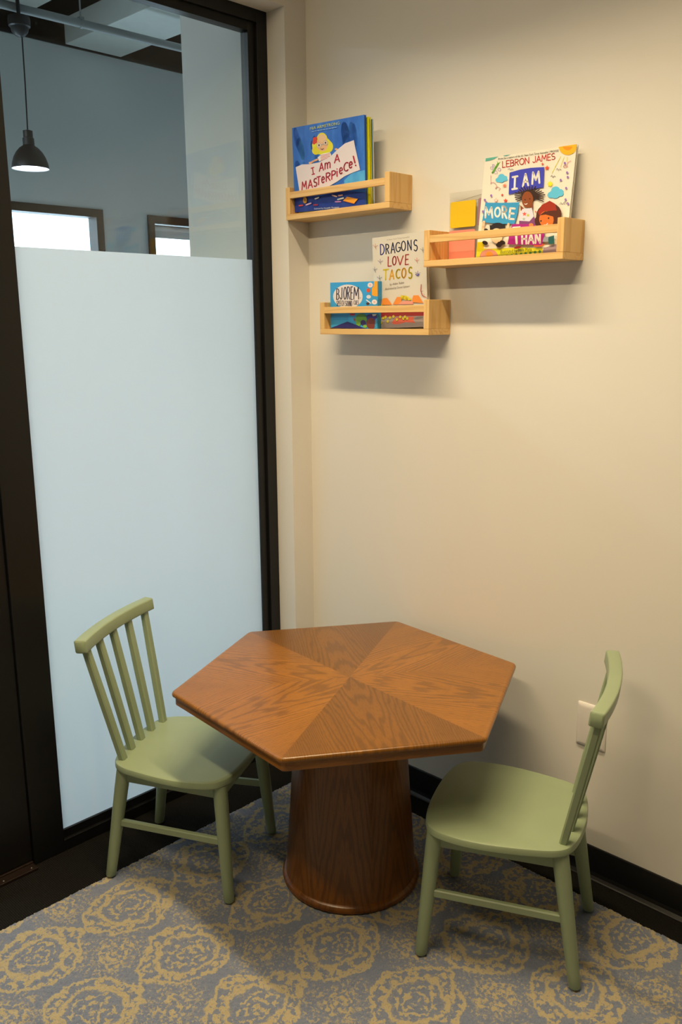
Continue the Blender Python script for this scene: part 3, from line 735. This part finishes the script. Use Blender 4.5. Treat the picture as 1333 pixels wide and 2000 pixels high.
SKIN, HAIRB = D(225, 160, 110), D(60, 30, 15)
def art_blue(A_):
    A = A_([(62, 215), (1120, 30), (1168, 1315), (105, 1475)])
    A.poly([(62, 215), (1120, 30), (1168, 1315), (105, 1475)], D(46, 96, 168))
    rnd = random.Random(5)
    for i in range(26):       # brushed patches
        x, y = rnd.uniform(120, 1000), rnd.uniform(180, 1000); A.ell(x, y, rnd.uniform(30, 70), rnd.uniform(70, 170), rnd.choice([D(40, 84, 158), D(56, 112, 180), D(64, 130, 190), D(44, 90, 170)]), -8, 12, k=2)
    A.k = 3
    A.poly([(96, 1230), (500, 1205), (800, 1110), (1160, 1120), (1168, 1315), (105, 1475)], D(30, 48, 118))
    A.poly([(850, 960), (960, 850), (1150, 800), (1155, 1000), (1000, 1040), (860, 1040)], D(70, 140, 205))
    # child figure
    A.ell(520, 470, 150, 130, D(220, 200, 20), 5); A.ell(520, 400, 85, 120, D(222, 196, 20)); A.ell(430, 540, 60, 60, D(218, 190, 10)); A.ell(625, 480, 60, 80, D(222, 196, 20))
    A.ell(525, 450, 85, 98, D(230, 165, 110)); A.ell(520, 360, 62, 55, D(232, 175, 120))
    for a, b, r in ((405, 380, 24), (430, 370, 22), (400, 420, 24), (428, 408, 20)): A.ell(a, b, r, r+8, D(205, 50, 20))
    A.poly([(455, 640), (520, 585), (640, 560), (660, 600), (640, 640), (480, 695)], D(230, 205, 185))
    for i in range(5): A.stroke([(500+i*2, 612+i*20), (640, 578+i*20)], 7, D(205, 70, 30))
    A.stroke([(345, 725), (400, 690), (460, 665)], 26, SKIN)
    for x, y in ((478, 462), (575, 425)):
        A.ell(x, y, 36, 34, D(150, 150, 155)); A.ell(x, y, 31, 29, D(230, 185, 140)); A.ell(x, y, 11, 15, D(40, 35, 40))
    A.stroke([(512, 452), (540, 442)], 7, D(150, 150, 155)); A.stroke([(505, 512), (525, 524), (545, 508)], 9, D(90, 40, 30))
    # banner
    A.poly([(122, 790), (220, 748), (340, 740), (480, 710), (640, 630), (740, 530), (860, 430), (985, 384), (1010, 500), (1045, 640), (1082, 800), (960, 850), (860, 900), (760, 975), (640, 1050), (520, 1130), (180, 1145), (150, 960)], D(222, 196, 180))
    A.ell(347, 722, 24, 18, SKIN); A.ell(735, 515, 22, 14, SKIN)
    red = D(180, 32, 50)
    A.text('i_', (366, 890), (414, 884), 108, 17, red) if False else None
    def word(chars, pts, hg, wd):
        for c, (x, y, w) in zip(chars, pts):
            sc = w/GL[c][0]; A.k += 1
            for P in GL[c][1]: A.stroke([(x+a*sc, y-b*hg-a*sc*.30) for a, b in P], wd, red, False)
    for P in ([(362, 800), (402, 786)], [(382, 795), (396, 888)], [(376, 892), (414, 880)]): A.stroke(P, 16, red)
    word('A', [(487, 840, 62)], 112, 17); word('m', [(568, 808, 82)], 128, 17); word('A', [(712, 712, 72)], 110, 18)
    word('MASTeRPieCe', [(222, 1128, 70), (318, 1100, 64), (404, 1072, 46), (452, 1046, 50), (522, 1018, 44), (590, 985, 62), (672, 952, 56), (746, 905, 10), (786, 878, 46), (852, 832, 58), (925, 790, 48)], 118, 17)
    for P in ([(985, 612), (1008, 700)], [(1020, 738), (1021, 741)]): A.stroke(P, 21, red)
    A.type('MIA ARMSTRONG', (345, 245), (780, 165), 42, D(200, 190, 40))
    for i in range(9): A.stroke([(376+i*42, 268-i*7.2), (404+i*42, 263-i*7.2)], 9, D(140, 165, 200))
    # things on the floor of the picture
    A.poly([(848, 1255), (905, 1195), (1062, 1220), (1010, 1288)], D(225, 140, 20)); A.stroke([(850, 1258), (1010, 1290)], 8, D(190, 95, 20))
    for a, b, c in (((770, 1243), (850, 1218), D(205, 205, 215)), ((735, 1278), (810, 1272), D(170, 110, 150)), ((290, 1350), (365, 1318), D(190, 150, 170)), ((180, 1368), (235, 1358), D(205, 60, 50)), ((410, 1345), (460, 1338), D(160, 50, 60)), ((690, 1185), (750, 1200), D(225, 170, 130)), ((780, 1185), (835, 1175), D(220, 150, 120)), ((430, 1250), (482, 1228), D(220, 200, 180))): A.stroke([a, b], 20, c)
    A.stroke([(272, 1260), (272, 1300)], 58, D(210, 140, 30)); A.stroke([(655, 1065), (690, 1048)], 22, SKIN)
    A.type('illustrated by Alexandra Thompson', (415, 1412), (790, 1366), 24, D(190, 190, 205))

def art_white(A_):
    A = A_([(135, 240), (1272, 68), (1140, 1400), (-4, 1440)])
    A.poly([(135, 240), (1272, 68), (1140, 1400), (-4, 1440)], D(222, 200, 168))
    A.poly([(0, 1320), (200, 1325), (500, 1320), (850, 1330), (840, 1440), (-4, 1445)], D(200, 180, 20)); A.poly([(10, 1240), (110, 1238), (95, 1330), (0, 1335)], D(215, 180, 10))
    A.poly([(860, 1330), (1000, 1290), (1145, 1280), (1140, 1400), (840, 1415)], D(150, 120, 115))
    A.ell(160, 1420, 115, 90, D(195, 120, 90)); A.ell(165, 1400, 45, 40, D(215, 120, 20))
    for i in range(10): A.ell(270+i*60, 1440-i*7, 17, 20, D(70, 120, 50))
    A.poly([(140, 275), (145, 235), (300, 208), (250, 245), (200, 262)], D(90, 155, 125)); A.poly([(358, 196), (450, 182), (400, 212), (370, 212)], D(70, 145, 125))
    A.type('From the creators of the #1 New York Times bestseller I PROMISE', (298, 258), (1045, 158), 26, D(60, 50, 45))
    A.text('LEBRON JAMES', (346, 346), (1000, 248), 72, 9, D(185, 30, 25), gap=.14)
    # sun and rays
    A.poly([(1045, 98)]+[(1160+115*math.cos(math.radians(a)), 90+108*math.sin(math.radians(a))) for a in range(170, -1, -10)]+[(1268, 66)], D(240, 160, 20)); A.poly([(1085, 92)]+[(1160+60*math.cos(math.radians(a)), 88+55*math.sin(math.radians(a))) for a in range(170, 9, -10)], D(235, 130, 10))
    for a, b in (((1070, 215), (962, 415)), ((1115, 220), (1070, 340)), ((1155, 225), (1150, 275))): A.stroke([a, b], 8, D(232, 200, 110))
    # caterpillar, clouds, curls, birds
    A.stroke([(225, 408), (265, 345), (295, 300)], 22, D(100, 150, 50)); A.stroke([(290, 300), (285, 275)], 6, D(130, 160, 60)); A.stroke([(300, 300), (320, 282)], 6, D(130, 160, 60))
    for a, b, r in ((215, 352, 16), (238, 322, 14), (268, 402, 18), (308, 368, 18)): A.stroke([(a+r*math.cos(i*.7), b+r*math.sin(i*.7)) for i in range(10)], 4, D(165, 130, 170))
    for cx, cy, sc in ((335, 468, 1), (1012, 640, 1.4)):
        for dx, dy, r in ((-40, 25, 34), (0, -15, 40), (42, 0, 30), (0, 25, 40), (-20, 10, 34), (48, 18, 26)): A.ell(cx+dx*sc, cy+dy*sc, r*sc, r*sc*.8, D(90, 170, 205), -10)
    A.stroke([(205, 440)]+[(215+i*8+22*math.cos(i*.9+2), 520+i*8+22*math.sin(i*.9+2)) for i in range(12)]+[(300, 618)], 5, D(200, 120, 110))
    A.stroke([(1205, 268), (1165, 285), (1150, 340), (1120, 350), (1110, 330), (1140, 318), (1168, 340)], 5, D(200, 110, 100))
    for x, y in ((450, 370), (980, 455), (1050, 372), (1100, 785), (1150, 775)): A.stroke([(x-32, y), (x-15, y-14), (x, y+8), (x+18, y-8), (x+34, y+4)], 5, D(95, 90, 90))
    for x, y, r, c in ((905, 352, 34, D(215, 65, 30)), (848, 305, 20, D(215, 65, 30)), (345, 672, 20, D(205, 60, 50)), (385, 742, 30, D(210, 60, 30)), (763, 878, 15, D(215, 90, 80))): A.star(x, y, r, c)
    A.star(945, 545, 42, D(240, 200, 30), 8, .5); A.star(375, 560, 36, D(220, 110, 80), 8, .3); A.star(268, 738, 32, D(225, 140, 120)); A.star(268, 738, 20, D(222, 200, 168))
    for x, y in ((1160, 408), (1168, 462), (1080, 498), (1150, 595), (1178, 788), (1130, 295), (130, 732), (152, 765), (1145, 735), (210, 680), (105, 870)): A.ell(x, y, 13, 15, D(140, 95, 150))
    # sign boards
    A.poly([(440, 408), (560, 375), (700, 352), (872, 342), (868, 470), (862, 585), (700, 610), (560, 640), (426, 668)], D(58, 58, 150))
    cream = D(225, 205, 178)
    for P in ([(478, 462), (538, 452)], [(508, 458), (500, 598)], [(472, 606), (530, 598)]): A.stroke(P, 24, cream)
    A.text('A', (605, 572), (672, 560), 142, 24, cream); A.text('M', (722, 545), (812, 532), 138, 24, cream)
    # child with upswept hair
    for i in range(21):
        a = math.radians(158+i*11.2); L = 168 + (i*37 % 30); A.stroke([(690, 690), (690+L*math.cos(a), 705+L*.72*math.sin(a))], 13, D(52, 26, 12))
    A.ell(690, 680, 98, 66, D(50, 26, 12)); A.ell(665, 735, 72, 100, D(132, 62, 20)); A.poly([(575, 800), (620, 840), (605, 900), (580, 870)], D(125, 60, 20)); A.poly([(700, 800), (735, 790), (730, 860), (700, 850)], D(125, 60, 20))
    A.ell(635, 735, 8, 9, D(40, 20, 15)); A.ell(695, 725, 8, 9, D(40, 20, 15)); A.stroke([(628, 785), (645, 792), (662, 782)], 9, D(230, 205, 185))
    A.poly([(605, 845), (720, 835), (745, 940), (700, 1020), (560, 1020), (560, 900)], D(205, 190, 185)); A.star(628, 908, 32, D(215, 80, 60)); A.star(672, 925, 26, D(180, 175, 50)); A.star(620, 970, 24, D(150, 165, 140))
    A.poly([(560, 990), (690, 1000), (745, 940), (790, 1010), (780, 1050), (560, 1050)], D(120, 60, 95))
    # MORE board
    A.poly([(142, 765), (350, 770), (562, 766), (540, 900), (502, 1030), (300, 1025), (95, 1000), (120, 880)], D(55, 135, 165))
    A.text('M', (138, 945), (225, 948), 125, 23, cream); A.ell(290, 882, 42, 66, cream, 5); A.ell(290, 882, 21, 42, D(55, 135, 165), 5)
    A.text('R', (350, 950), (405, 958), 138, 23, cream); A.text('E', (432, 965), (492, 970), 130, 24, cream, lean=.12)
    # dark haired child
    A.ell(290, 1080, 95, 70, D(38, 26, 18)); A.poly([(190, 1040), (385, 1040), (385, 1160), (200, 1170)], D(38, 26, 18)); A.ell(140, 1110, 34, 32, D(38, 26, 18)); A.ell(355, 1110, 40, 34, D(38, 26, 18))
    A.ell(275, 1170, 78, 92, D(232, 180, 130)); A.stroke([(120, 1000), (108, 1060), (100, 1130)], 34, D(235, 180, 130)); A.stroke([(425, 1030), (415, 1090)], 30, D(235, 180, 130))
    for x, y in ((130, 1255), (300, 1290), (350, 1255), (320, 1270)): A.ell(x, y, 36, 24, D(45, 28, 20), 20)
    # child with a red cap
    A.ell(940, 930, 165, 150, D(80, 34, 14), -20); A.ell(1010, 1000, 95, 120, D(80, 34, 14)); A.ell(810, 1000, 50, 70, D(72, 30, 14))
    A.poly([(800, 890), (850, 800), (950, 752), (1020, 790), (1040, 870), (900, 880), (820, 930)], D(150, 38, 12)); A.ell(910, 980, 92, 105, D(205, 100, 30), -15); A.poly([(820, 930), (890, 880), (1000, 880), (1010, 950), (900, 920)], D(80, 34, 14))
    A.ell(840, 998, 10, 11, D(40, 20, 15)); A.ell(938, 965, 10, 11, D(40, 20, 15)); A.stroke([(880, 1048), (905, 1050), (925, 1030)], 10, D(225, 200, 180))
    A.ell(815, 1300, 70, 18, D(190, 80, 30), -5); A.poly([(930, 1200), (1010, 1180), (1010, 1285), (940, 1290)], D(35, 90, 85)); A.poly([(880, 1200), (940, 1195), (930, 1260), (860, 1255)], D(150, 150, 145))
    # magenta board
    A.poly([(475, 1030), (740, 1035), (780, 1060), (890, 1075), (880, 1190), (850, 1300), (640, 1290), (412, 1280), (440, 1160)], D(160, 30, 105)); A.ell(715, 1045, 28, 22, D(205, 120, 50))
    A.poly([(478, 1066), (580, 1060), (572, 1100), (470, 1105)], cream); A.stroke([(520, 1100), (530, 1270)], 28, cream)
    A.text('HAN', (598, 1278), (830, 1270), 120, 24, cream, gap=.22)
    A.type('illustrated by Ni\u00f1a Mata', (322, 1396), (722, 1368), 44, D(40, 40, 25))
    A.ell(545, 1322, 48, 16, D(130, 30, 20), -8)

def art_grey(A_):
    A = A_([(60, 155), (1075, 15), (1184, 1905), (140, 1915)])
    A.poly([(60, 155), (1075, 15), (1184, 1905), (140, 1915)], D(206, 184, 154))
    A.type('A New York Times bestseller', (335, 200), (770, 140), 26, D(130, 110, 85))
    def ch(c, x, y, w, h, sl, wd, col):
        sc = w/GL[c][0]; A.k += 1
        for P in GL[c][1]: A.stroke([(x+a*sc+sl*b, y-b*h-a*sc*.12) for a, b in P], wd, col, False)
    b1, b2 = D(50, 50, 120), D(45, 42, 62)
    for c, x, y, w, h, col in (('D', 222, 468, 74, 195, b1), ('R', 325, 452, 60, 180, b2), ('A', 420, 440, 76, 195, b2), ('G', 515, 415, 74, 175, b2), ('O', 622, 395, 76, 180, b2), ('N', 738, 385, 72, 185, b2), ('S', 860, 398, 66, 210, b2)): ch(c, x, y, w, h, -8, 20, col)
    for c, x, y, w, h in (('L', 368, 688, 62, 180), ('O', 455, 668, 66, 165), ('V', 545, 668, 110, 165), ('E', 700, 660, 60, 190)): ch(c, x, y, w, h, 0, 21, D(165, 50, 42))
    for c, x, y, w, h, col in (('T', 285, 952, 90, 195, D(205, 170, 25)), ('A', 405, 945, 82, 180, D(215, 150, 45)), ('C', 530, 925, 70, 170, D(205, 165, 20)), ('O', 640, 918, 75, 185, D(215, 150, 40)), ('S', 772, 932, 64, 220, D(200, 165, 20))): ch(c, x, y, w, h, 0, 27, col)
    A.type('by Adam Rubin', (412, 1062), (685, 1025), 46, D(120, 100, 80)); A.type('illustrated by Daniel Salmieri', (325, 1150), (800, 1098), 44, D(120, 100, 80))
    # scratchy marks
    for x, y, c in ((125, 320, D(190, 120, 90)), (220, 610, D(140, 110, 120)), (925, 590, D(190, 110, 90)), (950, 845, D(110, 90, 140)), (1035, 390, D(120, 110, 100)), (120, 760, D(120, 115, 120)), (215, 925, D(90, 85, 90))):
        for dx, dy in ((-45, -35), (0, -62), (48, -30), (15, 40)): A.stroke([(x, y), (x+dx, y+dy)], 7, c)
    A.stroke([(915, 850), (950, 872), (985, 845)], 16, D(75, 65, 130)); A.stroke([(1030, 1050), (1025, 1170), (1060, 1270), (1150, 1315)], 14, D(165, 60, 40)); A.stroke([(1070, 1180), (1040, 1190)], 8, D(140, 100, 80)); A.stroke([(1095, 1240), (1090, 1290)], 7, D(140, 100, 80))
    # peach cones and a heap of yellow chips
    for P in ([(230, 1440), (290, 1310), (375, 1305), (470, 1445)], [(480, 1440), (560, 1290), (640, 1290), (660, 1440)], [(850, 1400), (880, 1265), (985, 1262), (1085, 1420)]): A.poly(P, D(222, 125, 40))
    A.poly([(590, 1440), (640, 1385), (760, 1365), (880, 1390), (890, 1440)], D(215, 135, 105))
    for i in range(26):
        r = random.Random(i*7+1); A.ell(740+r.uniform(-85, 85), 1345-r.uniform(0, 110)*(1-abs(r.uniform(-1, 1))*.6), 22, 20, D(205, 180, 20) if i % 2 else D(190, 150, 20))
    for i in range(6): A.ell(200+i*14, 1410+(i % 3)*18, 15, 13, D(190, 180, 30))
    A.poly([(150, 1590), (1140, 1570), (1160, 1690), (900, 1700), (500, 1690), (150, 1700)], D(150, 45, 35)); A.poly([(150, 1700), (480, 1680), (1165, 1680), (1184, 1905), (140, 1915)], D(150, 132, 118))
    A.poly([(475, 1800), (560, 1700), (920, 1690), (905, 1760), (940, 1820), (760, 1800), (600, 1840), (510, 1835)], D(205, 90, 60)); A.ell(1010, 1720, 90, 28, D(120, 110, 100), -8)
    for x, y in ((310, 1705), (355, 1685), (440, 1700), (510, 1680), (270, 1795), (400, 1775), (580, 1740), (645, 1690), (710, 1725), (740, 1690), (785, 1725)): A.ell(x, y+8, 26, 30, D(90, 70, 20)); A.ell(x, y, 24, 28, D(205, 180, 40))

def art_teal(A_):
    A = A_([(168, 140), (1195, 100), (1210, 1130), (190, 1150)])
    A.poly([(168, 140), (1195, 100), (1210, 1130), (190, 1150)], D(52, 140, 175))
    A.ell(558, 440, 322, 262, D(215, 192, 170), n=30)
    ink = D(52, 38, 52)
    def ch(c, x, y, w, h, wd, col):
        sc = w/GL[c][0]; A.k += 1
        for P in GL[c][1]: A.stroke([(x+a*sc, y-b*h-a*sc*.05) for a, b in P], wd, col, False)
    for c, x, y, w, h in (('B', 312, 512, 56, 235), ('J', 392, 505, 40, 250), ('O', 470, 505, 56, 265), ('R', 548, 502, 52, 270), ('E', 625, 505, 38, 275), ('M', 690, 500, 105, 260)): ch(c, x, y, w, h, 20, ink)
    A.text('SPEECH', (315, 652), (480, 645), 110, 9, ink, gap=.2); A.text('SOUND', (508, 650), (655, 648), 112, 9, ink, gap=.2); A.text('CUES', (690, 615), (798, 612), 85, 9, ink, gap=.2)
    A.ell(832, 468, 10, 10, D(120, 100, 110))
    # plain coloured blobs at the right
    A.poly([(1118, 105), (1192, 100), (1200, 420), (1150, 440), (1080, 400), (1075, 250), (1110, 215)], D(225, 145, 15)); A.ell(1000, 300, 40, 46, D(205, 70, 15)); A.poly([(960, 370), (1040, 350), (1100, 430), (1160, 420), (1200, 520), (1205, 640), (960, 640)], D(60, 135, 165)); A.stroke([(965, 510), (1060, 580)], 22, D(215, 195, 180)); A.ell(1010, 440, 48, 40, D(205, 190, 175)); A.ell(995, 590, 36, 30, D(70, 35, 20))
    for x, y in ((1040, 185), (1135, 550)): A.ell(x, y, 56, 54, D(218, 195, 175)); A.ell(x, y, 24, 22, D(215, 160, 140))
    A.poly([(200, 1148), (560, 995), (940, 1130), (1000, 1138)], D(38, 28, 84))
    for i in range(3): A.stroke([(240, 870+i*38), (580, 862+i*38)], 9, D(40, 110, 145))
    A.ell(670, 835, 60, 26, D(170, 40, 60)); A.poly([(700, 900), (735, 940), (740, 990), (700, 960)], D(130, 50, 60))
    A.ell(860, 930, 125, 120, D(90, 130, 30)); A.poly([(740, 960), (860, 1000), (830, 1090), (750, 1050)], D(105, 145, 30)); A.ell(905, 1010, 58, 62, D(45, 25, 75)); A.ell(945, 1085, 44, 34, D(110, 150, 30))
    A.ell(1085, 880, 115, 70, D(52, 28, 100)); A.poly([(1090, 815), (1185, 812), (1165, 850), (1110, 860)], D(205, 190, 175)); A.ell(1075, 1020, 100, 120, D(110, 42, 22)); A.poly([(1165, 920), (1205, 890), (1210, 1130), (1150, 1110)], D(50, 125, 150))

Z1, Z2, Z3 = (SHELF[k][1]+SB+.0004 for k in (1, 2, 3))
YW, LEAF = D(212, 196, 10), D(205, 190, 165)
def plain(col):
    def f(A_):
        A = A_([(0, 0), (1, 0), (1, 1), (0, 1)]); A.poly([(0, 0), (1, 0), (1, 1), (0, 1)], col)
    return f
B1X = .1600
book('picture_book', .2775, .2309, .008, art_blue, MPAINT, D(46, 90, 160), 'blue picture book with a banner title on the highest shelf', (B1X+.0005, -.0725, Z1), .022, -.05, -.022)
book('picture_book', .2813, .2270, .009, plain(YW), MPRINT, YW, 'yellow picture book peeking out behind the blue one', (B1X+.0055, -.0605, Z1), .022, -.045, -.012)
book('picture_book', .2830, .2230, .004, plain(D(110, 140, 165)), MPRINT, D(190, 190, 180), 'thin pale blue and white booklet hindmost behind the yellow book', (B1X+.0062, -.0485, Z1), .022, -.035, -.008, soft=True)
book('picture_book', .2560, .2410, .009, art_white, MPRINT, D(215, 195, 165), 'white picture book with doodles and coloured boards, leaning on the right shelf', (.7815, -.0470, Z2), -.020, .108, -.006)
book('picture_book', .1882, .2446, .011, art_grey, MPRINT, D(200, 175, 140), 'cream picture book with hand-lettered title on the lowest shelf', (.4165, -.0550, Z3), .004, -.02, .030)
# boxed card set
cb = empty('card_box'); w, h, t = .1843, .1283, .015
cb.matrix_world = Matrix.Translation((.2559, -.0735, Z3+.001)) @ Matrix.Rotation(.001, 4, 'Z') @ Matrix.Rotation(.012, 4, 'X') @ Matrix.Rotation(.0117, 4, 'Y')
mb = MB(); mb.fix = False; mb.box((-w/2, 0, 0), (w/2, t, h*.62), col=D(46, 130, 165)); art_teal(Art_for(mb, w, h)); mb.build('box_body', MPRINT, cb)
mb = MB(); mb.fix = False; mb.box((-w/2-.0004, .0001, h*.62), (w/2+.0004, t+.0004, h), col=D(50, 135, 172)); mb.build('box_lid', MPRINT, cb)
tag(cb, 'teal boxed card set with an oval title, on the lowest shelf before the cream book', 'box')
# clear sleeve with coloured cards
sx0, sx1 = .5430, .730; sh = .171
sl = empty('plastic_sleeve', ((sx0+sx1)/2, -.0120, Z2)); hw = (sx1-sx0)/2
mb = MB(); mb.box((-hw, 0, 0), (hw, .0004, sh)); mb.build('sleeve_body', MSLV, sl)
MSEAM = m_plain('seam_grey', (.36, .33, .27), .5, .4)
mb = MB(); mb.tube([(-hw+.004, -.0008, sh-.026), (hw-.01, -.0008, sh-.001)], .0005, 6); mb.build('fold_line', MSEAM, sl)
mb = MB(); mb.tube([(-hw+.022, -.0008, sh-.026), (hw-.01, -.0008, sh-.020)], .0006, 6); mb.build('zip_line', MSEAM, sl)
tag(sl, 'clear plastic sleeve standing behind the white picture book', 'sleeve')
def card(col, x0, x1, z0, z1, y, label):
    m_ = m_plain(label.split()[0]+'_card', col, .5, .35)
    cx, cz = (x0+x1)/2, (z0+z1)/2; a, b = (x1-x0)/2, (z1-z0)/2
    P = round_poly([(-a, -b), (a, -b), (a, b), (-a, b)], .0045, 4)
    mb = MB(); mb.rings([[(px, yy, pz) for px, pz in P] for yy in (0, .0008)])
    return tag(mb.build('square_card', m_, None, loc=(cx, y, cz)), label, 'card', 'coloured square cards')
card(D(222, 170, 5), .5475, .6275, 1.6755, 1.7400, -.0142, 'yellow square card in the clear sleeve')
card(D(222, 128, 100), .5445, .6275, Z2+.001, 1.6690, -.0142, 'pink square card below the yellow one in the clear sleeve')
card(D(158, 104, 100), .6350, .7150, 1.6755, 1.7420, -.0142, 'purple square card mostly hidden by the white picture book')
